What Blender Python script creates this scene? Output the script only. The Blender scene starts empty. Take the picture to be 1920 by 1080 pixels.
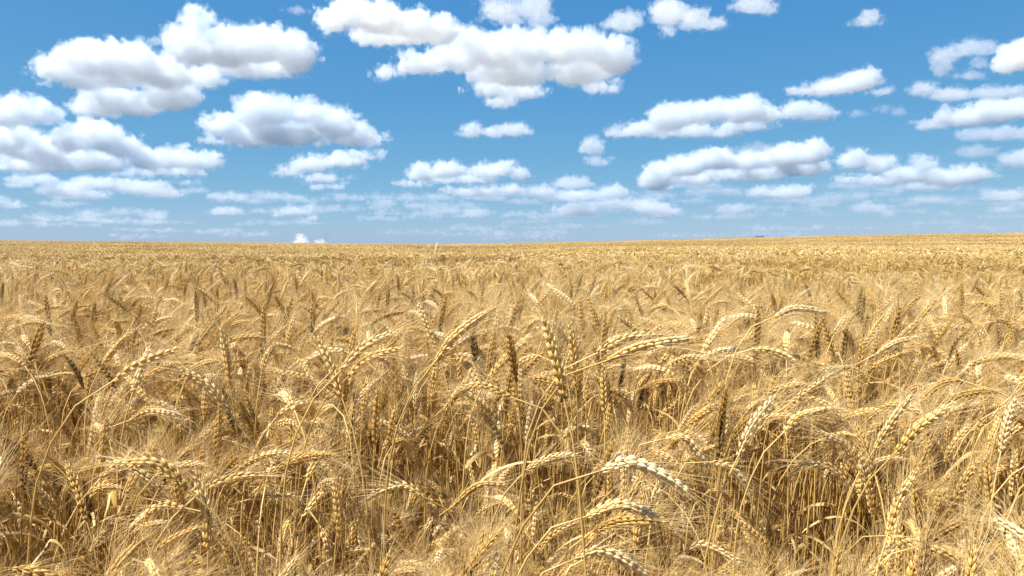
import bpy, math, random
import numpy as np
import openvdb
from mathutils import Vector, Matrix

SEED = 7
rs = np.random.RandomState(SEED)
scene = bpy.context.scene
COL = scene.collection
R = math.radians

# ------------------------------------------------------------------ camera
W, H, F = 1920.0, 1080.0, 1397.0            # photograph's pixels, focal length in them
CAM_H, EYE_Y = 1.08, 456.0                  # eye height in metres, row of the eye level
PITCH = math.atan((H / 2 - EYE_Y) / F)
cam_d = bpy.data.cameras.new('camera')
cam_d.sensor_width = 36.0
cam_d.lens = 36.0 * F / W
cam_d.clip_start, cam_d.clip_end = 0.02, 200000.0
cam = bpy.data.objects.new('camera', cam_d)
cam.location = (0, 0, CAM_H)
cam.rotation_euler = (R(90) - PITCH, 0, 0)
COL.objects.link(cam)
scene.camera = cam
CP = np.array([0, 0, CAM_H])
RIGHT = np.array([1.0, 0, 0])
FWD = np.array([0, math.cos(PITCH), -math.sin(PITCH)])
UP = np.array([0, math.sin(PITCH), math.cos(PITCH)])


def at(px, py, d):
    """the point seen at a pixel of the photograph, d metres ahead"""
    return CP + d * (FWD + RIGHT * (px - W / 2) / F - UP * (py - H / 2) / F)


def project(p):
    v = np.asarray(p) - CP
    d = v @ FWD
    return W / 2 + F * (v @ RIGHT) / d, H / 2 - F * (v @ UP) / d, d


# ------------------------------------------------------------------ helpers
def tag(o, label=None, cat=None, group=None, kind=None):
    for k, v in (('label', label), ('category', cat), ('group', group), ('kind', kind)):
        if v:
            o[k] = v
    return o


class MB:
    """collects arrays of vertices and faces (quads or triangles) for ONE mesh"""
    def __init__(self):
        self.v, self.t, self.f, self.n = [], [], [], 0

    def add(self, v, faces, tint=0.5, mat=0):
        v = np.asarray(v, dtype=np.float32).reshape(-1, 3)
        t = np.broadcast_to(np.asarray(tint, dtype=np.float32).reshape(-1), (len(v),)) if np.size(tint) == 1 else np.asarray(tint, dtype=np.float32).reshape(-1)
        self.v.append(v)
        self.t.append(t)
        for f in (faces if isinstance(faces, (list, tuple)) else [faces]):
            if len(f):
                self.f.append((np.asarray(f, dtype=np.int32) + self.n, mat))
        self.n += len(v)

    def merge(self, other, M=None, off=None, dt=0.0, mat=None):
        for v, t in zip(other.v, other.t):
            if M is not None:
                v = v @ M.T
            if off is not None:
                v = v + off
            self.v.append(v.astype(np.float32))
            self.t.append(t + dt)
        for f, m in other.f:
            self.f.append((f + self.n, m if mat is None else mat))
        self.n += other.n

    def mesh(self, name, mats, smooth=True):
        me = bpy.data.meshes.new(name)
        v = np.concatenate(self.v)
        t = np.concatenate(self.t)
        counts = np.concatenate([np.full(len(f), f.shape[1], dtype=np.int32) for f, m in self.f])
        loops = np.concatenate([f.ravel() for f, m in self.f]).astype(np.int32)
        mi = np.concatenate([np.full(len(f), m, dtype=np.int32) for f, m in self.f])
        starts = np.concatenate([[0], np.cumsum(counts)[:-1]]).astype(np.int32)
        me.vertices.add(len(v))
        me.vertices.foreach_set('co', v.ravel())
        me.loops.add(len(loops))
        me.loops.foreach_set('vertex_index', loops)
        me.polygons.add(len(counts))
        me.polygons.foreach_set('loop_start', starts)
        me.polygons.foreach_set('material_index', mi)
        me.polygons.foreach_set('use_smooth', np.full(len(counts), smooth))
        a = me.attributes.new('tint', 'FLOAT', 'POINT')
        a.data.foreach_set('value', t)
        for m in (mats if isinstance(mats, (list, tuple)) else [mats]):
            me.materials.append(m)
        me.update(calc_edges=True)
        return me

    def build(self, name, mats, parent=None, smooth=True):
        o = bpy.data.objects.new(name, self.mesh(name, mats, smooth))
        COL.objects.link(o)
        if parent:
            o.parent = parent
        return o


def empty(name, loc):
    o = bpy.data.objects.new(name, None)
    o.location = loc
    o.empty_display_size = 0.05
    COL.objects.link(o)
    return o


# ------------------------------------------------------------------ materials
def new_mat(name):
    m = bpy.data.materials.new(name)
    m.use_nodes = True
    nt = m.node_tree
    nt.nodes.clear()
    return m, nt, nt.nodes.new('ShaderNodeOutputMaterial')


def straw_mat(name, stops, transl=0.3, rough=0.5, jitter=0.4, spec=0.3, noise=None, tcol=1.15):
    """dry straw: colour picked by the plant's own tint, part of the light passes through"""
    m, nt, out = new_mat(name)
    N, L = nt.nodes.new, nt.links.new
    at_ = N('ShaderNodeAttribute'); at_.attribute_name = 'tint'
    oi = N('ShaderNodeObjectInfo')
    j = N('ShaderNodeMath'); j.operation = 'MULTIPLY_ADD'
    L(oi.outputs['Random'], j.inputs[0]); j.inputs[1].default_value = jitter
    L(at_.outputs['Fac'], j.inputs[2])
    s = N('ShaderNodeMath'); s.operation = 'SUBTRACT'
    L(j.outputs[0], s.inputs[0]); s.inputs[1].default_value = jitter / 2
    src = s
    if noise:
        tc = N('ShaderNodeTexCoord')
        nz = N('ShaderNodeTexNoise'); nz.inputs['Scale'].default_value = noise[0]; nz.inputs['Detail'].default_value = 3
        L(tc.outputs['Object'], nz.inputs['Vector'])
        q = N('ShaderNodeMath'); q.operation = 'MULTIPLY_ADD'
        L(nz.outputs['Fac'], q.inputs[0]); q.inputs[1].default_value = noise[1]; L(s.outputs[0], q.inputs[2])
        q2 = N('ShaderNodeMath'); q2.operation = 'SUBTRACT'; L(q.outputs[0], q2.inputs[0]); q2.inputs[1].default_value = noise[1] / 2
        src = q2
    cr = N('ShaderNodeValToRGB')
    el = cr.color_ramp.elements
    while len(el) > 1:
        el.remove(el[-1])
    el[0].position = stops[0][0]; el[0].color = (*stops[0][1], 1)
    for p, c in stops[1:]:
        e = el.new(p); e.color = (*c, 1)
    L(src.outputs[0], cr.inputs['Fac'])
    b = N('ShaderNodeBsdfPrincipled')
    b.inputs['Roughness'].default_value = rough
    b.inputs['Specular IOR Level'].default_value = spec
    L(cr.outputs['Color'], b.inputs['Base Color'])
    tr = N('ShaderNodeBsdfTranslucent')
    g = N('ShaderNodeMix'); g.data_type = 'RGBA'; g.blend_type = 'MULTIPLY'; g.inputs['Factor'].default_value = 1
    L(cr.outputs['Color'], g.inputs[6]); g.inputs[7].default_value = (tcol, tcol * 0.92, tcol * 0.75, 1)
    L(g.outputs[2], tr.inputs['Color'])
    mx = N('ShaderNodeMixShader'); mx.inputs['Fac'].default_value = transl
    L(b.outputs[0], mx.inputs[1]); L(tr.outputs[0], mx.inputs[2])
    L(mx.outputs[0], out.inputs['Surface'])
    return m


EAR_STOPS = [(0.0, (0.24, 0.145, 0.05)), (0.2, (0.46, 0.275, 0.065)), (0.45, (0.66, 0.43, 0.12)),
             (0.7, (0.76, 0.56, 0.22)), (1.0, (0.84, 0.71, 0.42))]
M_EAR = straw_mat('ear_straw', EAR_STOPS, 0.20, 0.45, 0.3, 0.35, noise=(160.0, 0.2))
M_AWN = straw_mat('awn_straw', [(0.0, (0.60, 0.41, 0.14)), (0.5, (0.76, 0.57, 0.24)), (1.0, (0.85, 0.71, 0.41))], 0.35, 0.35, 0.4, 0.6)
M_STEM = straw_mat('stem_straw', [(0.0, (0.42, 0.25, 0.065)), (0.5, (0.62, 0.41, 0.125)), (1.0, (0.74, 0.54, 0.22))], 0.15, 0.35, 0.6, 0.5, noise=(25.0, 0.3))
M_LEAF = straw_mat('dry_leaf', [(0.0, (0.42, 0.27, 0.09)), (0.5, (0.62, 0.44, 0.17)), (1.0, (0.76, 0.60, 0.30))], 0.4, 0.55, 0.7, 0.25, noise=(60.0, 0.5))
PLANT_MATS = [M_EAR, M_AWN, M_STEM, M_LEAF]

# ------------------------------------------------------------------ terrain
HZ_X = [-900, 0, 480, 820, 1100, 1300, 1600, 1920, 2900]
HZ_Y = [450, 452, 455, 458, 453.5, 449, 443.5, 441, 439]
CREST = 190.0


def sstep(a, b, x):
    t = np.clip((x - a) / (b - a), 0, 1)
    return t * t * (3 - 2 * t)


def terrain(x, y):
    x, y = np.asarray(x, float), np.asarray(y, float)
    r = np.hypot(x, y)
    px = W / 2 + F * np.clip(x / np.maximum(y, 0.3 * np.abs(x) + 1e-3), -2.2, 2.2)
    e = (EYE_Y - np.interp(px, HZ_X, HZ_Y)) / F
    zc = (CAM_H - 0.84) + CREST * e
    z = zc * sstep(30.0, CREST, r) * np.where(y > 0, 1, 0)
    left = sstep(1300, 700, px)
    z = z - 0.22 * left * sstep(8.6, 12, r) * (1 - sstep(24, 60, r)) * np.where(y > 0, 1, 0)
    return z - np.maximum(r - CREST, 0) * 0.012


def slope(x, y, d=1.0):
    gx = (terrain(x + d, y) - terrain(x - d, y)) / (2 * d)
    gy = (terrain(x, y + d) - terrain(x, y - d)) / (2 * d)
    return gx, gy


rings = np.concatenate([[0.0], np.geomspace(0.5, 30, 26), np.linspace(34, 240, 40), np.geomspace(260, 6000, 20)])
nseg = 144
th = np.linspace(0, 2 * np.pi, nseg, endpoint=False)
gx = np.concatenate([[0.0], (rings[1:, None] * np.sin(th)).ravel()])
gy = np.concatenate([[0.0], (rings[1:, None] * np.cos(th)).ravel()])
g = MB()
qi = []
for k in range(len(rings) - 2):
    a = 1 + k * nseg + np.arange(nseg)
    b = 1 + k * nseg + (np.arange(nseg) + 1) % nseg
    qi.append(np.stack([a, a + nseg, b + nseg, b], 1))
tri = np.stack([np.zeros(nseg, int), 1 + np.arange(nseg), 1 + (np.arange(nseg) + 1) % nseg], 1)
g.add(np.stack([gx, gy, terrain(gx, gy)], 1), [np.concatenate(qi), tri])
m, nt, out = new_mat('straw_littered_soil')
N, L = nt.nodes.new, nt.links.new
tc = N('ShaderNodeTexCoord')
nz = N('ShaderNodeTexNoise'); nz.inputs['Scale'].default_value = 9; nz.inputs['Detail'].default_value = 8; nz.inputs['Roughness'].default_value = 0.7
L(tc.outputs['Object'], nz.inputs['Vector'])
cr = N('ShaderNodeValToRGB')
cr.color_ramp.elements[0].position = 0.35; cr.color_ramp.elements[0].color = (0.14, 0.09, 0.045, 1)
cr.color_ramp.elements[1].position = 0.7; cr.color_ramp.elements[1].color = (0.46, 0.32, 0.15, 1)
L(nz.outputs['Fac'], cr.inputs['Fac'])
b = N('ShaderNodeBsdfPrincipled'); b.inputs['Roughness'].default_value = 0.95
L(cr.outputs['Color'], b.inputs['Base Color'])
bp = N('ShaderNodeBump'); bp.inputs['Distance'].default_value = 0.02
L(nz.outputs['Fac'], bp.inputs['Height']); L(bp.outputs[0], b.inputs['Normal'])
L(b.outputs[0], out.inputs['Surface'])
tag(g.build('ground', m), kind='structure')


# ------------------------------------------------------------------ wheat geometry
def lathe(rings_, sides, sx=1.0, sy=1.0):
    """closed spindle along z: rings (z, r); the ends are points"""
    a = np.linspace(0, 2 * np.pi, sides, endpoint=False)
    v = [[0, 0, rings_[0][0]]]
    for z, r in rings_[1:-1]:
        v += [[r * sx * math.cos(t), r * sy * math.sin(t), z] for t in a]
    v.append([0, 0, rings_[-1][0]])
    n = len(rings_) - 2
    k = np.arange(sides)
    k2 = (k + 1) % sides
    tris = [np.stack([np.zeros(sides, int), 1 + k2, 1 + k], 1)]
    last = 1 + n * sides
    tris.append(np.stack([np.full(sides, last), last - sides + k, last - sides + k2], 1))
    quads = [np.stack([1 + i * sides + k, 1 + i * sides + k2, 1 + (i + 1) * sides + k2, 1 + (i + 1) * sides + k], 1) for i in range(n - 1)]
    return np.array(v, float), np.concatenate(tris), (np.concatenate(quads) if quads else np.zeros((0, 4), int))


FLORET = {0: lathe([(0, 0), (0.06, 0.45), (0.3, 0.95), (0.55, 0.92), (0.82, 0.45), (1, 0)], 6),
          1: lathe([(0, 0), (0.4, 1.0), (1, 0)], 4)}


def norm(v):
    return v / np.maximum(np.linalg.norm(v, axis=-1, keepdims=True), 1e-9)


def resample(p, n):
    """n points evenly along a smooth (Catmull-Rom) curve through p"""
    p = np.asarray(p, float)
    q = np.vstack([2 * p[0] - p[1], p, 2 * p[-1] - p[-2]])
    o = []
    for i in range(len(p) - 1):
        t = np.linspace(0, 1, 12, endpoint=False)[:, None]
        a, b_, c, d = q[i], q[i + 1], q[i + 2], q[i + 3]
        o.append(0.5 * ((2 * b_) + (c - a) * t + (2 * a - 5 * b_ + 4 * c - d) * t ** 2 + (3 * b_ - a - 3 * c + d) * t ** 3))
    o = np.vstack(o + [p[-1:]])
    s = np.concatenate([[0], np.cumsum(np.linalg.norm(np.diff(o, axis=0), axis=1))])
    u = np.linspace(0, s[-1], n)
    return np.stack([np.interp(u, s, o[:, k]) for k in range(3)], 1)


def tube(mb, p, rad, sides, tint=0.5, mat=0):
    p = np.asarray(p, float)
    n = len(p)
    rad = np.broadcast_to(rad, (n,))
    T = norm(np.gradient(p, axis=0))
    ref = np.array([0.31, 0.87, 0.38]) if abs(T[0] @ np.array([0.31, 0.87, 0.38])) < 0.9 else np.array([1.0, 0, 0])
    S = norm(np.cross(T, ref))
    B = np.cross(T, S)
    a = np.linspace(0, 2 * np.pi, sides, endpoint=False)
    v = p[:, None, :] + rad[:, None, None] * (np.cos(a)[None, :, None] * S[:, None, :] + np.sin(a)[None, :, None] * B[:, None, :])
    k = np.arange(sides)
    k2 = (k + 1) % sides
    q = np.concatenate([np.stack([i * sides + k, i * sides + k2, (i + 1) * sides + k2, (i + 1) * sides + k], 1) for i in range(n - 1)])
    mb.add(v.reshape(-1, 3), q, tint if np.size(tint) == 1 else np.repeat(tint, sides), mat)


def make_ear(ear_pts, rng, lod, tint, size=1.0, roll=None, spread=1.0, beard=1.0):
    """ear (spikelets in two rows on a rachis) and its beard of awns, along the given curve"""
    ear, awn = MB(), MB()
    L_ = np.linalg.norm(np.diff(ear_pts, axis=0), axis=1).sum()
    if lod == 2:                                    # far ears: a bent spindle and a few bristles
        p = resample(ear_pts, 4)
        tube(ear, p, np.array([0.004, 0.0092, 0.008, 0.002]) * size, 4, tint + np.array([-.1, -.05, .05, .12]), 0)
        T = norm(p[-1] - p[0])
        for k in range(2):
            s = rng.uniform(0.2, 1)
            b0 = p[0] + (p[-1] - p[0]) * s
            d = norm(T + rng.normal(0, 0.3, 3)) * rng.uniform(0.05, 0.08)
            w = norm(np.cross(d, rng.normal(0, 1, 3))) * 0.0011
            awn.add([b0 - w, b0 + w, b0 + d], np.array([[0, 1, 2]]), tint, 1)
        return ear, awn
    n = int(round(L_ / 0.0046 / (1.0 if lod == 0 else 1.35)))
    n = max(n, 8)
    p = resample(ear_pts, n + 1)
    T = norm(np.gradient(p, axis=0))
    a0 = rng.uniform(0, np.pi) if roll is None else roll
    ref = norm(np.cross(T[n // 2], rng.normal(0, 1, 3)))
    S = norm(np.cross(T, np.cross(ref, T)) * 1.0)
    S = norm(ref - (T * (T @ ref)[:, None]))
    B = np.cross(T, S)
    S2 = math.cos(a0) * S + math.sin(a0) * B
    B2 = np.cross(T, S2)
    if lod == 0:
        tube(ear, p, np.linspace(0.0013, 0.0008, n + 1) * size, 4, tint - 0.1, 0)
    fv, ftri, fq = FLORET[lod]
    C, AX, X, SZ, TI, ab, ad, al, at_ = [], [], [], [], [], [], [], [], []
    for i in range(n + 1):
        u = i / n
        w = size * (0.62 + 0.38 * min(1, u * 5)) * (1.0 if u < 0.62 else 1.0 - 0.5 * ((u - 0.62) / 0.38) ** 1.3)
        sd = 1 if i % 2 == 0 else -1
        o = S2[i] * sd
        bi = B2[i]
        fl = [(-1, 0.62), (1, 0.62), (0, 1.0)] if lod == 0 else [(-1, 0.7), (1, 0.7)]
        if u > 0.97:
            fl = [(0, 0.3)]
        for q, (lat, outw) in enumerate(fl):
            tilt = 0.30 * outw * (1 - 0.5 * u) * spread + rng.normal(0, 0.05)
            ax = norm(T[i] + o * tilt + bi * lat * 0.20 * spread + rng.normal(0, 0.035, 3))
            c = p[i] + (o * 0.0026 * outw + bi * lat * 0.0026) * w
            ln = 0.0108 * w * rng.uniform(0.9, 1.1) * (1.0 if lod == 0 else 1.25)
            C.append(c); AX.append(ax); X.append(norm(np.cross(ax, o + 1e-3)))
            SZ.append((0.0022 * w * rng.uniform(0.9, 1.1) * (1.0 if lod == 0 else 1.5), 0.0020 * w * (1.0 if lod == 0 else 1.45), ln))
            TI.append(tint + (u - 0.5) * 0.32 + rng.normal(0, 0.05))
            if (lod == 0 or rng.rand() < 0.17) and (lat != 0 or u > 0.97 or rng.rand() < 0.15) and rng.rand() < beard:
                ab.append(c + ax * ln * 0.85)
                ad.append(norm(ax + o * 0.10 * spread + bi * lat * 0.10 * spread + rng.normal(0, 0.11 * spread, 3)))
                al.append(rng.uniform(0.046, 0.074) * (0.55 + 0.45 * math.sin(min(1.0, u * 1.6 + 0.25) * math.pi / 2)) * (1 if u < 0.9 else 0.8))
                at_.append(tint * 0.5 + 0.28 + rng.normal(0, 0.1))
    C, AX, X, SZ, TI = map(np.array, (C, AX, X, SZ, TI))
    Y = np.cross(AX, X)
    V = (C[:, None] + fv[None, :, 0:1] * SZ[:, None, 0:1] * X[:, None] + fv[None, :, 1:2] * SZ[:, None, 1:2] * Y[:, None]
         + fv[None, :, 2:3] * SZ[:, None, 2:3] * AX[:, None])
    M_, K = len(C), len(fv)
    offs = (np.arange(M_) * K)[:, None, None]
    tint_v = TI[:, None] + (fv[None, :, 2] - 0.45) * 0.25
    fs = [(ftri[None] + offs).reshape(-1, 3)]
    if len(fq):
        fs.append((fq[None] + offs).reshape(-1, 4))
    ear.add(V.reshape(-1, 3), fs, tint_v.reshape(-1), 0)
    # awns: thin tapering bristles that fan forward and bow a little
    if len(ab):
        ab, ad, al, at_ = map(np.array, (ab, ad, al, at_))
        m_ = len(ab)
        bow = rng.normal(0, 0.14, (m_, 3)) + np.array([0, 0, -0.05])
        segs = 4 if lod == 0 else 2
        s = np.linspace(0, 1, segs + 1)
        P = ab[:, None] + al[:, None, None] * (s[None, :, None] * ad[:, None] + (s ** 2)[None, :, None] * bow[:, None])
        side = norm(np.cross(ad, rng.normal(0, 1, (m_, 3))))
        oth = np.cross(ad, side)
        if lod == 0:
            rad = 0.00032 * (1 - 0.78 * s)
            angs = [0, 2 * np.pi / 3, 4 * np.pi / 3]
            V = np.stack([P + rad[None, :, None] * (math.cos(t) * side + math.sin(t) * oth)[:, None] for t in angs], 2)   # m, s, 3, xyz
            base = np.arange(m_)[:, None, None] * ((segs + 1) * 3)
            k = np.arange(3); k2 = (k + 1) % 3
            q = np.concatenate([np.stack([i * 3 + k, i * 3 + k2, (i + 1) * 3 + k2, (i + 1) * 3 + k], 1) for i in range(segs)])
            awn.add(V.reshape(-1, 3), (q[None] + base).reshape(-1, 4), np.repeat(at_, (segs + 1) * 3), 1)
        else:
            rad = 0.0004 * (1 - 0.8 * s)
            V = np.stack([P + rad[None, :, None] * side[:, None], P - rad[None, :, None] * side[:, None]], 2)
            base = np.arange(m_)[:, None, None] * ((segs + 1) * 2)
            q = np.array([[i * 2, i * 2 + 1, i * 2 + 3, i * 2 + 2] for i in range(segs)])
            awn.add(V.reshape(-1, 3), (q[None] + base).reshape(-1, 4), np.repeat(at_, (segs + 1) * 2), 1)
    return ear, awn


def make_stem(pts, rng, lod, tint):
    st = MB()
    if lod == 0:
        p = resample(pts, 22)
        r = np.linspace(0.0019, 0.00105, 22)
        for k in (7, 13):
            r[k] *= 1.5
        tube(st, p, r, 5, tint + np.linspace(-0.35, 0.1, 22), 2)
    else:
        p = resample(pts, 8 if lod == 1 else 4)
        tube(st, p, 0.0017 if lod == 1 else 0.0022, 3, tint, 2)
    return st


def make_leaf(p0, az, rng, lod, tint, length=None):
    """a dry blade: leaves the stem upward, bends over and twists"""
    lf = MB()
    n = 12 if lod == 0 else 5
    Lf = length or rng.uniform(0.10, 0.2)
    el = rng.uniform(0.5, 1.3)
    drop = rng.uniform(1.2, 3.2)
    tw = rng.uniform(-2.5, 2.5)
    w = rng.uniform(0.0018, 0.004)
    pts, p = [], np.array(p0, float)
    a = az
    for i in range(n):
        pts.append(p.copy())
        e = el - drop * (i / n)
        a += rng.normal(0, 0.12)
        p = p + Lf / n * np.array([math.cos(a) * math.cos(e), math.sin(a) * math.cos(e), math.sin(e)])
    pts = np.array(pts)
    T = norm(np.gradient(pts, axis=0))
    S = norm(np.cross(T, np.array([0, 0, 1.0]) + 1e-3))
    B = np.cross(S, T)
    u = np.linspace(0, 1, n)
    ang = tw * u
    side = np.cos(ang)[:, None] * S + np.sin(ang)[:, None] * B
    nrm = np.cross(side, T)
    ww = (w * np.sqrt(np.clip(np.minimum(1, 0.35 + 3 * u) * (1 - u ** 2.2), 0.01, 1)))[:, None]
    v = np.stack([pts - side * ww, pts + nrm * ww * 0.35, pts + side * ww], 1)
    q = np.concatenate([[[i * 3, i * 3 + 1, i * 3 + 4, i * 3 + 3], [i * 3 + 1, i * 3 + 2, i * 3 + 5, i * 3 + 4]] for i in range(n - 1)])
    lf.add(v.reshape(-1, 3), q, tint, 3)
    return lf


def pose_curve(rng, pose, hn, le):
    """root-at-origin curves of stem and ear bending towards +x; hn is the height of the ear's top"""
    tip = {'erect': rng.uniform(4, 24), 'lean': rng.uniform(32, 62), 'arch': rng.uniform(80, 112), 'nod': rng.uniform(125, 168)}[pose]
    neck = tip * {'erect': 0.7, 'lean': 0.75, 'arch': 0.55, 'nod': 0.62}[pose]
    n1, n2 = 30, 10
    ls = hn * 0.93 if pose in ('erect', 'lean') else hn * 0.98
    t0 = rng.uniform(1, 7)
    bendat = rng.uniform(0.72, 0.88)
    p, out_ = np.zeros(3), [np.zeros(3)]
    wob = rng.normal(0, 0.06)
    for i in range(n1):
        u = (i + 0.5) / n1
        t = R(t0 + (neck - t0) * max(0, (u - bendat) / (1 - bendat)) ** 1.6)
        p = p + ls / n1 * np.array([math.sin(t), wob * math.sin(u * 3.0) * 0.3, math.cos(t)])
        out_.append(p.copy())
    stem = np.array(out_)
    e = [p.copy()]
    sw = rng.normal(0, 0.12)
    for i in range(n2):
        u = (i + 0.5) / n2
        t = R(neck + (tip - neck) * u)
        p = p + le / n2 * np.array([math.sin(t), sw * u, math.cos(t)])
        e.append(p.copy())
    ear = np.array(e)
    top = max(ear[:, 2].max(), stem[:, 2].max())
    dz = hn - top                               # stretch or shorten the lower stem
    zf = np.clip(stem[:, 2] / stem[:, 2].max(), 0, 1)
    stem[:, 2] += dz * np.minimum(1, zf * 2.0)
    ear[:, 2] += dz
    return stem, ear


POSES = ['erect', 'lean', 'arch', 'nod']
POSE_P = [0.34, 0.35, 0.22, 0.09]


class Plant:
    """one wheat plant's parts as mesh builders"""
    def __init__(self, stem, ear, rng, lod, tint, nleaf=1, size=1.0, spread=1.0, beard=1.0):
        self.stem = make_stem(stem, rng, lod, np.clip(0.35 + rng.normal(0, 0.15), 0, 1))
        self.ear, self.awn = make_ear(ear, rng, lod, tint, size, None, spread, beard)
        self.leaf = None
        for k in range(nleaf):
            i = int(len(stem) * rng.uniform(0.45, 0.8))
            lf = make_leaf(stem[min(i, len(stem) - 1)], rng.uniform(0, 6.28), rng, lod, rng.uniform(0.2, 0.9))
            if self.leaf is None:
                self.leaf = lf
            else:
                self.leaf.merge(lf)

    def all(self, M=None, off=None, into=None):
        mb = into or MB()
        for b_ in (self.ear, self.awn, self.stem, self.leaf):
            if b_ is not None:
                mb.merge(b_, M, off)
        return mb


def rotz(a):
    c, s = math.cos(a), math.sin(a)
    return np.array([[c, -s, 0], [s, c, 0], [0, 0, 1.0]])


def pick_tint(rng, pose):
    return float(np.clip({'erect': -0.24, 'lean': 0.0, 'arch': 0.05, 'nod': 0.08}[pose] + rng.choice([0.12, 0.33, 0.5, 0.68, 0.85], p=[0.06, 0.20, 0.30, 0.28, 0.16]) + rng.normal(0, 0.05), 0, 1))


def lean_azimuth(rng):
    """the wind has laid the crop a little towards the right"""
    return rng.normal(0.0, 0.9) if rng.rand() < 0.45 else rng.uniform(-np.pi, np.pi)


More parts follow.
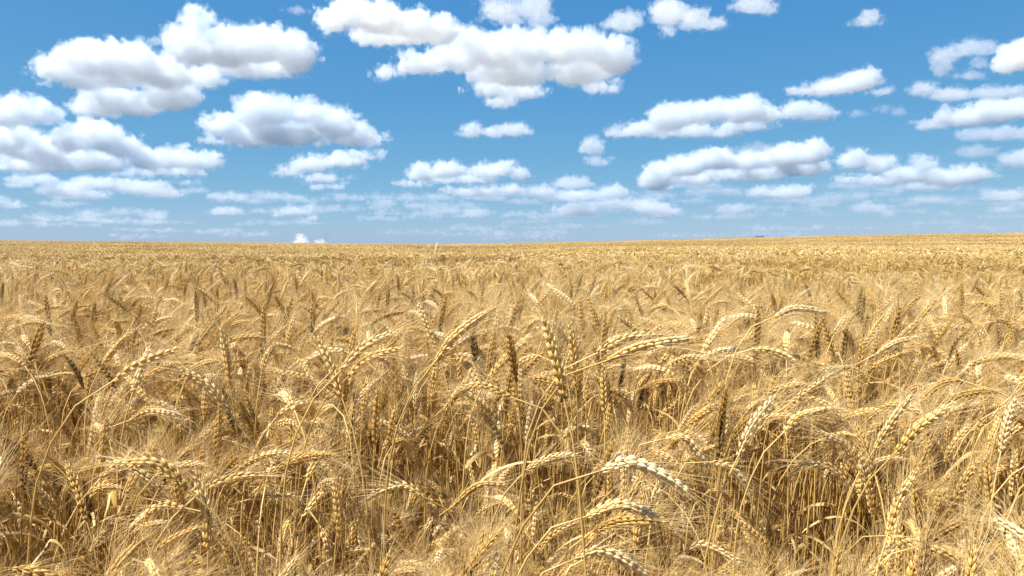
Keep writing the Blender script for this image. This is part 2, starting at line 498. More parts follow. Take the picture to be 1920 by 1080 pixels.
# ------------------------------------------------------------------ the plants one can pick out in the photograph
# label, tone, the ear's curve from base to tip in the photograph's pixels
HEROES = [
    ('dark brown ear standing bolt upright on a bare stalk at the left edge', .02, [(43, 920), (45, 865), (45, 812)]),
    ('long grey-brown ear leaning left, right of the dark upright ear', .35, [(162, 975), (148, 925), (125, 868)]),
    ('grey-gold ear at the bottom edge below the long grey-brown ear', .42, [(168, 1085), (162, 1055), (154, 1022)]),
    ('pale thick ear slanting up to the left, beside the dark upright ear', .9, [(128, 982), (102, 948), (73, 915)]),
    ('pale ear hanging straight down behind the bare stalk of the dark ear', .85, [(28, 932), (38, 962), (42, 1002)]),
    ('golden ear bowed over to the left with a fan of short ears above it', .5, [(352, 918), (300, 872), (220, 868)]),
    ('pale ear arched left and dipping, under the golden ear bowed left', .72, [(345, 952), (300, 948), (244, 988)]),
    ('upright golden ear tilted slightly left, among stalks left of centre bottom', .5, [(390, 1037), (388, 965), (368, 893)]),
    ('pinkish pale ear slanting right near the bottom left corner', .78, [(168, 1035), (195, 1000), (226, 972)]),
    ('yellow ear leaning out over the left edge near the bottom', .45, [(48, 1040), (25, 1015), (-4, 1010)]),
    ('pale ear curling down, first of two drooping ears left of bottom centre', .84, [(462, 934), (478, 960), (490, 998)]),
    ('golden-topped drooping ear directly below the pale curling ear', .62, [(452, 1003), (468, 1032), (480, 1080)]),
    ('straight pale ear lying level and pointing right, above the drooping pair', .84, [(465, 937), (500, 928), (559, 931)]),
    ('slim pale ear standing upright in a gap left of bottom centre', .66, [(640, 1015), (634, 955), (628, 896)]),
    ('short pale ear hanging tip down between slanting awns, left of bottom centre', .86, [(600, 986), (611, 1015), (619, 1052)]),
    ('pale ear bowed to the left over a curtain of grey awns', .78, [(795, 932), (755, 910), (694, 928)]),
    ('whitish ear hanging down at the right end of the awn curtain', .92, [(806, 930), (812, 962), (797, 998)]),
    ('yellow ear arched left and down like a hook at the bottom edge', .48, [(752, 1028), (718, 1012), (667, 1064)]),
    ('golden ear rising in an arch to the right in the bottom centre', .55, [(850, 948), (895, 912), (948, 908)]),
    ('dull gold stubby ear leaning left in the middle of the lower field', .4, [(848, 893), (838, 862), (820, 828)]),
    ('small golden ear bent over to the right, left of centre', .42, [(690, 882), (716, 868), (750, 888)]),
    ('straw ear hanging vertically beneath the arch of a golden ear', .66, [(880, 868), (886, 892), (889, 918)]),
    ('bleached white ear on a thin stalk pointing up and away, centre', 1.0, [(988, 838), (991, 800), (997, 752)]),
    ('silvery ear bent sharply right at the top of a bare stalk, centre', .92, [(1045, 828), (1068, 806), (1108, 800)]),
    ('small yellow ear arched right below the silvery bent ear', .5, [(1032, 897), (1058, 886), (1092, 912)]),
    ('largest pale ear, arching right across the lower middle with long hanging awns', .9, [(1128, 882), (1180, 866), (1245, 892), (1288, 920)]),
    ('pale ear hanging down from the tip of the largest pale arch', .86, [(1266, 910), (1279, 945), (1283, 988)]),
    ('whitish plump ear hanging down in the bottom centre', .9, [(1000, 918), (1004, 955), (999, 1008)]),
    ('cream ear arched right, just below the largest pale ear', .72, [(1100, 968), (1160, 946), (1237, 970)]),
    ('broad pale ear arched right along the bottom edge, lowest big arch', .88, [(1080, 1047), (1132, 1034), (1218, 1078)]),
    ('pale ear rising to the right in the bottom centre, under the cream arch', .74, [(1018, 1018), (1048, 995), (1082, 978)]),
    ('pale ear curving over to the right above the largest pale ear', .88, [(1248, 822), (1285, 822), (1327, 874)]),
    ('pale ear sloping down right, continuing the line of the curved pale ear', .82, [(1330, 866), (1372, 878), (1412, 928)]),
    ('thin greyish ear sloping right above the dark gap of bare stalks', .76, [(1378, 882), (1405, 893), (1442, 918)]),
    ('thin grey ear drooping right above the bottom edge, left of the dark gap', .74, [(1288, 1032), (1322, 1022), (1388, 1054)]),
    ('short pale ear pointing up beside the thin grey drooping ear', .84, [(1343, 1034), (1347, 1010), (1352, 984)]),
    ('yellow ear hanging at the bottom edge below the plump whitish ear', .42, [(1008, 1030), (1016, 1055), (1018, 1086)]),
    ('golden ear leaning right at the upper rim of the dark gap', .46, [(1450, 884), (1460, 852), (1482, 816)]),
    ('pale ear arched left over the dark gap, the upper of two arches', .84, [(1605, 878), (1582, 832), (1538, 810)]),
    ('pale ear arched left over the dark gap, the lower of two arches', .78, [(1592, 908), (1550, 872), (1498, 870)]),
    ('plump upright ear tilted left on the right rim of the dark gap', .68, [(1636, 970), (1630, 912), (1612, 853)]),
    ('golden ear leaning right, crossing behind the plump tilted ear', .5, [(1640, 972), (1652, 940), (1670, 908)]),
    ('long golden ear rising steeply to the right, lower right of the field', .55, [(1664, 1004), (1682, 945), (1716, 882)]),
    ('golden ear slanting right in the lower right, right of the steep long ear', .55, [(1780, 960), (1802, 912), (1836, 858)]),
    ('pale upright ear close to the right edge of the lower field', .84, [(1896, 932), (1900, 890), (1903, 842)]),
    ('broad whitish ear standing at the right edge, highest of the right-hand ears', .98, [(1876, 850), (1886, 800), (1902, 748)]),
    ('ear slanting right just left of the broad whitish ear', .6, [(1770, 866), (1788, 832), (1818, 796)]),
    ('long pale ear stretched diagonally up to the right, right side', .72, [(1678, 850), (1722, 802), (1780, 759)]),
    ('pale ear leaning right, left of the long diagonal ear', .68, [(1640, 842), (1668, 796), (1708, 742)]),
    ('large pale ear leaning right, right of the centre of the field', .86, [(1384, 856), (1412, 795), (1454, 742)]),
    ('pale ear bowed right in front of the large leaning ear', .74, [(1468, 812), (1500, 780), (1562, 764)]),
    ('broad dull gold ear standing upright in the middle of the field', .33, [(1133, 778), (1132, 730), (1131, 682)]),
    ('very long pale ear leaning left, above the broad upright ear', .68, [(1058, 750), (1042, 672), (1020, 598)]),
    ('upright dull gold ear beside the very long leaning ear', .42, [(1080, 722), (1076, 662), (1069, 604)]),
    ('yellow-gold ear lying level to the right, right of the broad upright ear', .42, [(1204, 728), (1232, 716), (1277, 711)]),
    ('small gold ear slanting right below the level yellow-gold ear', .42, [(1232, 790), (1250, 768), (1277, 742)]),
    ('upper of two pale ears sweeping right together, centre right', .68, [(1120, 662), (1176, 634), (1240, 628)]),
    ('lower of two pale ears sweeping right together, centre right', .7, [(1138, 676), (1205, 650), (1292, 634)]),
    ('big pale ear leaning far right with long awns, just left of centre', .76, [(818, 676), (852, 632), (912, 585)]),
    ('slim grey ear leaning left, forking away from the big pale ear', .55, [(816, 652), (802, 612), (784, 568)]),
    ('pale ear bowed right, the upper of a pair left of centre', .74, [(640, 694), (682, 650), (742, 621)]),
    ('golden ear bowed right, the lower of a pair left of centre', .55, [(654, 706), (690, 672), (752, 652)]),
    ('grey blurred ear leaning left beside the bowed pair', .55, [(642, 748), (624, 695), (598, 636)]),
    ('pale ear lying level and pointing left, left of the grey leaning ear', .76, [(594, 714), (560, 704), (514, 696)]),
    ('small white ear standing upright below the big pale ear', .95, [(778, 768), (779, 735), (781, 698)]),
    ('dull gold upright ear left of the small white ear', .46, [(702, 835), (705, 785), (709, 728)]),
    ('straw ear arched left in the middle of the field', .62, [(962, 746), (905, 722), (858, 730)]),
    ('pale ear sloping up left beneath the straw arched ear', .74, [(930, 782), (898, 752), (860, 730)]),
    ('upright pale ear beneath the two ears arched left', .74, [(897, 845), (893, 808), (880, 772)]),
    ('yellow-gold ear tilted left, touching the upright pale ear', .55, [(948, 842), (928, 805), (903, 768)]),
    ('dark brown ear leaning left, left one of a pair in the left field', .03, [(157, 728), (142, 695), (119, 663)]),
    ('dark brown ear leaning left, right one of a pair in the left field', .1, [(216, 728), (198, 695), (171, 661)]),
    ('pale gold ear stretching right from the pair of dark ears', .62, [(213, 714), (260, 682), (333, 653)]),
    ('large grey ear sloping up to the left in the left field', .6, [(434, 780), (395, 728), (342, 692)]),
    ('bright pale ear curving up left below the large grey ear', .88, [(350, 802), (320, 766), (289, 751)]),
    ('pale ear lying almost level, left of the bright curving ear', .72, [(243, 788), (280, 772), (333, 776)]),
    ('dark gold ear tilted left, right of the large grey ear', .25, [(484, 812), (474, 775), (459, 735)]),
    ('gold ear hooked over to the right at the left edge', .5, [(-2, 782), (26, 762), (56, 774)]),
    ('grey ear leaning left above the dark upright ear', .66, [(142, 838), (126, 808), (103, 780)]),
    ('pale ear arched over to the right in the upper right field', .8, [(1452, 594), (1490, 578), (1552, 585)]),
    ('pale ear slanting right, the higher one right of a thin dark stalk', .74, [(1642, 664), (1680, 642), (1718, 632)]),
    ('straw ear slanting right, the lower one right of a thin dark stalk', .6, [(1622, 698), (1652, 680), (1694, 662)]),
    ('pale ear bent level to the left, below the two slanting ears', .78, [(1622, 702), (1592, 690), (1537, 693)]),
    ('golden ear slanting right, under the ear bent level to the left', .42, [(1638, 738), (1656, 720), (1684, 702)]),
    ('pale straight ear slanting right in the right half of the field', .7, [(1480, 758), (1515, 732), (1562, 700)]),
    ('brown curved ear at the right of the field', .14, [(1778, 676), (1790, 645), (1818, 616)]),
    ('gold ear slanting right, left of the brown curved ear', .33, [(1744, 664), (1760, 635), (1783, 602)]),
    ('brown ear hooked downward near the right edge of the field', .12, [(1868, 602), (1890, 606), (1902, 640)]),
    ('pale ear poking up alone above the far crop against the skyline', 1.0, [(817, 474), (818, 465), (820, 456)]),
]
BEARD_SPREAD = 1.0


def wheat_thing(name, loc, label, group, stem, ear, awn, leaf):
    """an Empty at the root; stem, ear (with its beard of awns) and dry leaf are its parts"""
    root = empty(name, loc)
    tag(root, label, 'wheat plant', group)
    for nm, mesh_, par in (('stem', stem, root), ('ear', ear, root), ('leaf', leaf, root)):
        if mesh_ is None:
            continue
        o = bpy.data.objects.new(nm, mesh_)
        o.parent = par
        COL.objects.link(o)
        if nm == 'ear':
            b_ = bpy.data.objects.new('beard', awn)
            b_.parent = o
            COL.objects.link(b_)
    return root


def one_mat(mb, name, mat):
    if mb is None:
        return None
    q = MB()
    q.merge(mb, mat=0)
    return q.mesh(name, mat)


HERO_INFO = []                                   # (ear curve in pixels, distance) keeps random neighbours from covering them
hrng = np.random.RandomState(3)
for label, tone, px in HEROES:
    px = np.array(px, float)
    ln = np.linalg.norm(np.diff(px, axis=0), axis=1).sum()
    d = F * (0.082 if ln > 30 else 0.094) / ln
    mid = px[len(px) // 2]
    dep = (mid[1] - EYE_Y) / F
    if dep > 0.02:
        d = float(np.clip(d, 0.11 / dep, 0.46 / dep))
    skew = hrng.uniform(-0.25, 0.25) * ln * d / F
    P = np.array([at(x, y, d + skew * (k / (len(px) - 1) - 0.5)) for k, (x, y) in enumerate(px)])
    ear = resample(P, 12)
    t0 = norm(ear[1] - ear[0])
    gz = 0.0 if d < 12 else float(terrain(*P[0][:2]))
    hor = np.array([t0[0], t0[1], 0])
    hl = np.linalg.norm(hor)
    h = hor / max(hl, 1e-6)
    if t0[2] > 0.25:                             # the stalk comes up from below and eases into the ear
        a = ear[0] - t0 * 0.05
        b_ = a - h * hl * 0.05 - np.array([0, 0, 0.10])
    else:                                        # the neck is bent over: rise behind it, crook, then into the ear
        if hl < 0.35:
            h = np.array([hrng.choice([-1, 1]) * 0.9, 0.35, 0])
        a = ear[0] - t0 * 0.022 - h * 0.008
        b_ = a - h * 0.035 - np.array([0, 0, 0.07])
    root = np.array([b_[0] - h[0] * 0.05 + hrng.normal(0, 0.015), b_[1] - h[1] * 0.03 + hrng.normal(0, 0.015), gz])
    c_ = root + (b_ - root) * 0.62 + np.array([hrng.normal(0, 0.008), hrng.normal(0, 0.008), 0])
    stem = resample(np.array([root, root + (c_ - root) * 0.5, c_, b_, a, ear[0]]), 26)
    size = np.clip(ln * d / F / 0.094, 0.8, 1.25) * (1.8 if d > 5 else 1.0)
    pl = Plant(stem - root, ear - root, hrng, 0, tone, nleaf=1 if hrng.rand() < 0.5 else 0, size=(1.0 + hrng.uniform(-.06, .1)) * size, spread=1.1 if d < 5 else 0.6,
               beard=1.0 if d < 5 else 0.1)
    wheat_thing('wheat_plant', root, label, 'wheat plants in the near crop', one_mat(pl.stem, 'stem', M_STEM), one_mat(pl.ear, 'ear', M_EAR),
                one_mat(pl.awn, 'beard', M_AWN), one_mat(pl.leaf, 'leaf', M_LEAF))
    HERO_INFO.append((np.array([project(q)[:2] for q in resample(ear, 7)]), d))


# ------------------------------------------------------------------ the plants of the near crop
NV = 44
variants = []
vr = np.random.RandomState(21)
for i in range(NV):
    pose = POSES[min(3, int(np.searchsorted(np.cumsum(POSE_P), (i + 0.5) / NV)))]
    hn = 0.80
    stem, ear = pose_curve(vr, pose, hn, vr.uniform(0.072, 0.100))
    pl = Plant(stem, ear, vr, 0, pick_tint(vr, pose), nleaf=vr.choice([0, 1], p=[0.35, 0.65]), size=vr.uniform(0.86, 1.02))
    variants.append((pose, pl, ear))

protos = bpy.data.collections.new('wheat sources')


def proto(name, mb):
    o = bpy.data.objects.new('%s_%03d' % (name, len(protos.objects)), mb.mesh(name, PLANT_MATS))
    protos.objects.link(o)
    return len(protos.objects) - 1


V_IDX = [proto('wheat_a', pl.all()) for pose, pl, ear in variants]


def canopy_drop(rng):
    """how far an ear's top stays below the eye"""
    if rng.rand() < 0.10:                      # a few stand clear of the rest
        return rng.uniform(0.135, 0.20)
    return rng.triangular(0.195, 0.265, 0.47)


def patch(side, dens, lod, rng, stem_part, ripe=0.0):  # ripe lowers the ear tint: shade of a dip put into the colour
    mb = MB()
    for k in range(int(side * side * dens)):
        x, y = rng.uniform(-side / 2, side / 2, 2)
        pose = rng.choice(POSES, p=POSE_P)
        hn = CAM_H - (rng.uniform(0.13, 0.2) if rng.rand() < 0.15 else canopy_drop(rng))
        stem, ear = pose_curve(rng, pose, hn, rng.uniform(0.078, 0.104))
        keep = stem[int(len(stem) * stem_part):]
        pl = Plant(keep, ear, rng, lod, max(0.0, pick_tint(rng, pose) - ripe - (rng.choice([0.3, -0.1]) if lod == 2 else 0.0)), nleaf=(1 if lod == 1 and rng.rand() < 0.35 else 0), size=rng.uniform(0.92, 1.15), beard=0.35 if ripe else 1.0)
        pl.all(rotz(lean_azimuth(rng)), np.array([x, y, 0.0]), mb)
    return mb


def far_patch(side, dens, rng):
    """many ears as small bent four-sided spindles, for ground beyond forty metres"""
    mb = MB()
    n = int(side * side * dens)
    base = np.stack([rng.uniform(-side / 2, side / 2, n), rng.uniform(-side / 2, side / 2, n), CAM_H - rng.triangular(0.18, 0.27, 0.58, n) - 0.06], 1)
    az = np.where(rng.rand(n) < 0.45, rng.normal(0, 0.9, n), rng.uniform(-np.pi, np.pi, n))
    t1 = R(1) * rng.choice([15, 45, 75, 100], n, p=POSE_P)
    t2 = t1 + R(1) * rng.uniform(5, 50, n)
    d1 = np.stack([np.cos(az) * np.sin(t1), np.sin(az) * np.sin(t1), np.cos(t1)], 1)
    d2 = np.stack([np.cos(az) * np.sin(t2), np.sin(az) * np.sin(t2), np.cos(t2)], 1)
    s = np.stack([-np.sin(az), np.cos(az), 0 * az], 1)
    q = np.cross(d1, s)
    w = 0.011
    p1 = base + d1 * 0.06
    p2 = p1 + d2 * 0.065
    p0 = base - d1 * 0.02 - np.array([0, 0, 0.25])
    V = np.stack([p0 - s * 0.004, p0 + s * 0.004, p1 - s * w, p1 + q * w, p1 + s * w, p1 - q * w, p2], 1)
    off = (np.arange(n) * 7)[:, None, None]
    tri = np.array([[2, 3, 6], [3, 4, 6], [4, 5, 6], [5, 2, 6]])
    quad = np.array([[0, 1, 4, 3], [0, 1, 4, 5], [0, 3, 2, 0][:4]])[:2]
    t = np.clip(rng.choice([0.0, 0.12, 0.45, 0.75, 0.92], n, p=[0.22, 0.28, 0.24, 0.18, 0.08]) + rng.normal(0, 0.05, n), 0, 1)
    mb.add(V.reshape(-1, 3), [(tri[None] + off).reshape(-1, 3), (quad[None] + off).reshape(-1, 4)], np.repeat(t, 7), 0)
    return mb


pr = np.random.RandomState(33)
MID = [proto('wheat_b', patch(1.0, 500, 1, pr, 0.35)) for k in range(6)]
PAINTED_SHADE = [proto('wheat_b', patch(1.0, 460, 1, pr, 0.35, 0.38)) for k in range(2)]        # browner ears that paint in the shaded bands of the crop
PAINTED_SHADE_LOW = proto('wheat_c', patch(2.0, 260, 2, pr, 0.6, 0.3))  # same painted shade for the coarser patches farther off
LOW = [proto('wheat_c', patch(2.0, 280, 2, pr, 0.6)) for k in range(4)]
FAR = [proto('wheat_d', far_patch(8.0, 150, pr)) for k in range(3)]

pts, idx, rot, scl = [], [], [], []


def swell(x, y):
    """the crop does not stand equally tall everywhere"""
    return 0.045 * math.sin(x * 1.9 + 0.7 * math.sin(y * 1.1)) * math.sin(y * 1.3 + 0.5) + 0.04 * math.sin(x * 0.63 + y * 0.41 + 1.0)


def put(x, y, z, i, e, s=1.0):
    z += min(0.0, swell(x, y)) if y < 60 else 0.0
    pts.append((x, y, z)); idx.append(i); rot.append(e); scl.append(s)


def tilt_euler(x, y, a):
    sx, sy = slope(x, y)
    m_ = Matrix(((1, 0, 0), (0, 1, 0), (sx, sy, 1)))
    n = Vector((-sx, -sy, 1)).normalized()
    return (n.to_track_quat('Z', 'Y').to_matrix() @ Matrix.Rotation(a, 3, 'Z')).to_euler()


fr = np.random.RandomState(5)


def in_view(x, y, half):
    return y > -1.2 - half and abs(x) - half < 0.76 * max(y, 0) + 3.0


near_cells = []
for X in np.arange(-208, 208, 8):
    for Y in np.arange(-8, 240, 8):
        cx, cy = X + 4, Y + 4
        if not in_view(cx, cy, 4):
            continue
        r = math.hypot(max(abs(cx) - 4, 0), max(abs(cy) - 4, 0))
        if r > 36:
            if math.hypot(cx, cy) < CREST + 22:
                put(cx, cy, float(terrain(cx, cy)), FAR[fr.randint(3)], tilt_euler(cx, cy, fr.randint(4) * math.pi / 2))
            continue
        for x2 in np.arange(X, X + 8, 2):
            for y2 in np.arange(Y, Y + 8, 2):
                cx, cy = x2 + 1, y2 + 1
                if not in_view(cx, cy, 1):
                    continue
                if math.hypot(max(abs(cx) - 1, 0), max(abs(cy) - 1, 0)) > 10:
                    put(cx, cy, float(terrain(cx, cy)), PAINTED_SHADE_LOW if (9 < cy < 12.5 and -7.5 < cx < 0.5) else LOW[fr.randint(4)], tilt_euler(cx, cy, fr.randint(4) * math.pi / 2))
                    continue
                for x1 in (x2, x2 + 1):
                    for y1 in (y2, y2 + 1):
                        cx, cy = x1 + .5, y1 + .5
                        if not in_view(cx, cy, .5):
                            continue
                        if math.hypot(max(abs(cx) - .5, 0), max(abs(cy) - .5, 0)) > 3.7:
                            ripe = (7.4 < cy < 10.0 + 0.5 * math.sin(cx * 1.7) and -5.2 < cx < 0.2 + 0.9 * math.sin(cy)) or (4.6 < cy < 6.9 and 2.6 + 0.3 * cy > cx > 2.2 + 0.2 * cy)  # bands where browner ears stand in for shade
                            put(cx, cy, float(terrain(cx, cy)), PAINTED_SHADE[fr.randint(2)] if ripe else MID[fr.randint(6)], (0, 0, fr.randint(4) * math.pi / 2))
                        else:
                            near_cells.append((x1, y1))

near = []                                       # (x, y, variant, azimuth, scale)
for x1, y1 in near_cells:
    for k in range(700 if math.hypot(x1 + .5, y1 + .5) > 1.6 else 950):
        x, y = x1 + fr.rand(), y1 + fr.rand()
        v = fr.randint(NV)
        a = lean_azimuth(fr)
        s = (CAM_H - (canopy_drop(fr) if math.hypot(x, y) > 1.25 else fr.triangular(0.22, 0.31, 0.47))) / 0.80
        pose, pl, ear = variants[v]
        if s > 1.13 and pose in ('arch', 'nod'):
            s = 1.09
        em = ear[len(ear) // 2] @ rotz(a).T * s + np.array([x, y, 0])
        r_ = math.hypot(em[0], em[1])
        if r_ < 0.58 or math.hypot(x, y) < 0.35 or (r_ < 0.74 and em[2] > CAM_H - 0.33):
            continue
        near.append((x, y, v, a, s, em))

# plants that would stand in front of an ear one can pick out make way for it; so do those in the gap of bare stalks
def ear_pixels(v, a, s, x, y):
    e = variants[v][2]
    e = np.vstack([e[::3], e[-1] + (e[-1] - e[-3]) * 1.6]) @ rotz(a).T * s + np.array([x, y, 0])
    return np.array([project(q) for q in e])


GAP = (1455, 900, 1625, 1080)
kept = []
for it in near:
    x, y, v, a, s, em = it
    if em[1] < 0.25:
        kept.append(it + (None,))
        continue
    for sink in (1.0, 0.88, 0.76):                # too tall here: a shorter shoot takes its place
        q = ear_pixels(v, a, s * sink, x, y)
        d = q[:, 2].mean()
        cx, cy = q[:, 0].mean(), q[:, 1].mean()
        ln = np.linalg.norm(np.diff(q[:-1, :2], axis=0), axis=1).sum()
        bad = (ln > 150 and cy < H) or GAP[0] < cx < GAP[2] and GAP[1] < cy < GAP[3] and d < 1.6
        if not bad:
            for hp, hd in HERO_INFO:
                if d < hd + 0.03 and hd < 6 and np.min(np.abs(hp[:, None, :] - q[None, :, :2]).max(2)) < 24:
                    bad = True
                    break
        if not bad:
            e0 = variants[v][2]
            kept.append((x, y, v, a, s * sink, e0[len(e0) // 2] @ rotz(a).T * s * sink + np.array([x, y, 0]), q))
            break
cand = []
for k, it in enumerate(kept):
    q = it[6]
    if q is None:
        continue
    cx, cy, d = q[:, 0].mean(), q[:, 1].mean(), q[:, 2].mean()
    if 15 < cx < W - 15 and EYE_Y < cy < H - 12 and d > 0.3:
        ln = np.linalg.norm(np.diff(q[:, :2], axis=0), axis=1).sum()
        low = (CAM_H - it[5][2])                 # deep in the crop means hidden by its neighbours
        cand.append((ln * (1.0 if low < 0.42 else 0.55), k))
cand.sort(reverse=True)
chosen = [k for sc_, k in cand[:300 - len(HEROES)]]
VPART = {}
TONES = ['brown', 'golden', 'golden', 'straw-coloured', 'pale']
for k in chosen:
    x, y, v, a, s, em, q = kept[k]
    pose, pl, ear = variants[v]
    if v not in VPART:
        VPART[v] = (one_mat(pl.stem, 'stem', M_STEM), one_mat(pl.ear, 'ear', M_EAR), one_mat(pl.awn, 'beard', M_AWN), one_mat(pl.leaf, 'leaf', M_LEAF))
    dx, dy = math.cos(a), math.sin(a)
    way = ('to the right' if dx > 0 else 'to the left') if abs(dx) > 0.62 else ('away' if dy > 0 else 'towards the viewer')
    how = {'erect': 'upright', 'lean': 'leaning ' + way, 'arch': 'arched over ' + way, 'nod': 'nodding down ' + way}[pose]
    cx, cy, d = q[:, 0].mean(), q[:, 1].mean(), q[:, 2].mean()
    row = 'bottom edge' if cy > 1000 else ('front rows' if cy > 880 else ('second rows' if cy > 760 else 'rows behind'))
    col_ = ['far left', 'left', 'centre', 'right', 'far right'][int(min(4, cx / W * 5))]
    st, e_, aw, lf = VPART[v]
    r_ = wheat_thing('wheat_plant', (x, y, 0), 'wheat plant, ear %s, %s of the field, %s' % (how, col_, row),
                     'wheat plants in the near crop', st, e_, aw, lf)
    r_.rotation_euler = (0, 0, a)
    r_.scale = (s, s, s)
chosen = set(chosen)
near = [it[:6] for k, it in enumerate(kept) if k not in chosen]


for x, y, v, a, s, em in near:
    put(x, y, 0.0, V_IDX[v], (0, 0, a), s)

# ------------------------------------------------------------------ the rest of the crop: one object that instances the sources
me = bpy.data.meshes.new('wheat_crop')
me.vertices.add(len(pts))
me.vertices.foreach_set('co', np.array(pts, dtype=np.float32).ravel())
a_ = me.attributes.new('source', 'INT', 'POINT'); a_.data.foreach_set('value', np.array(idx, dtype=np.int32))
a_ = me.attributes.new('turn', 'FLOAT_VECTOR', 'POINT'); a_.data.foreach_set('vector', np.array([tuple(e) for e in rot], dtype=np.float32).ravel())
a_ = me.attributes.new('size', 'FLOAT', 'POINT'); a_.data.foreach_set('value', np.array(scl, dtype=np.float32))
crop = bpy.data.objects.new('wheat_crop', me)
COL.objects.link(crop)
tag(crop, 'dense ripe golden wheat crop filling the field out to the horizon', 'wheat', kind='stuff')
ng = bpy.data.node_groups.new('wheat_crop', 'GeometryNodeTree')
ng.interface.new_socket('Geometry', in_out='INPUT', socket_type='NodeSocketGeometry')
ng.interface.new_socket('Geometry', in_out='OUTPUT', socket_type='NodeSocketGeometry')
N, L = ng.nodes.new, ng.links.new
gi, go = N('NodeGroupInput'), N('NodeGroupOutput')
ci = N('GeometryNodeCollectionInfo')
ci.inputs['Collection'].default_value = protos
ci.inputs['Separate Children'].default_value = True
ci.inputs['Reset Children'].default_value = True
ip = N('GeometryNodeInstanceOnPoints')
ip.inputs['Pick Instance'].default_value = True


def named(nm, ty):
    n = N('GeometryNodeInputNamedAttribute'); n.data_type = ty; n.inputs['Name'].default_value = nm
    return [o for o in n.outputs if o.enabled and o.name == 'Attribute'][0]


L(gi.outputs[0], ip.inputs['Points'])
L(ci.outputs[0], ip.inputs['Instance'])
L(named('source', 'INT'), ip.inputs['Instance Index'])
er = N('FunctionNodeEulerToRotation')
L(named('turn', 'FLOAT_VECTOR'), er.inputs[0])
L(er.outputs[0], ip.inputs['Rotation'])
L(named('size', 'FLOAT'), ip.inputs['Scale'])
L(ip.outputs[0], go.inputs[0])
md = crop.modifiers.new('wheat_crop', 'NODES')
md.node_group = ng

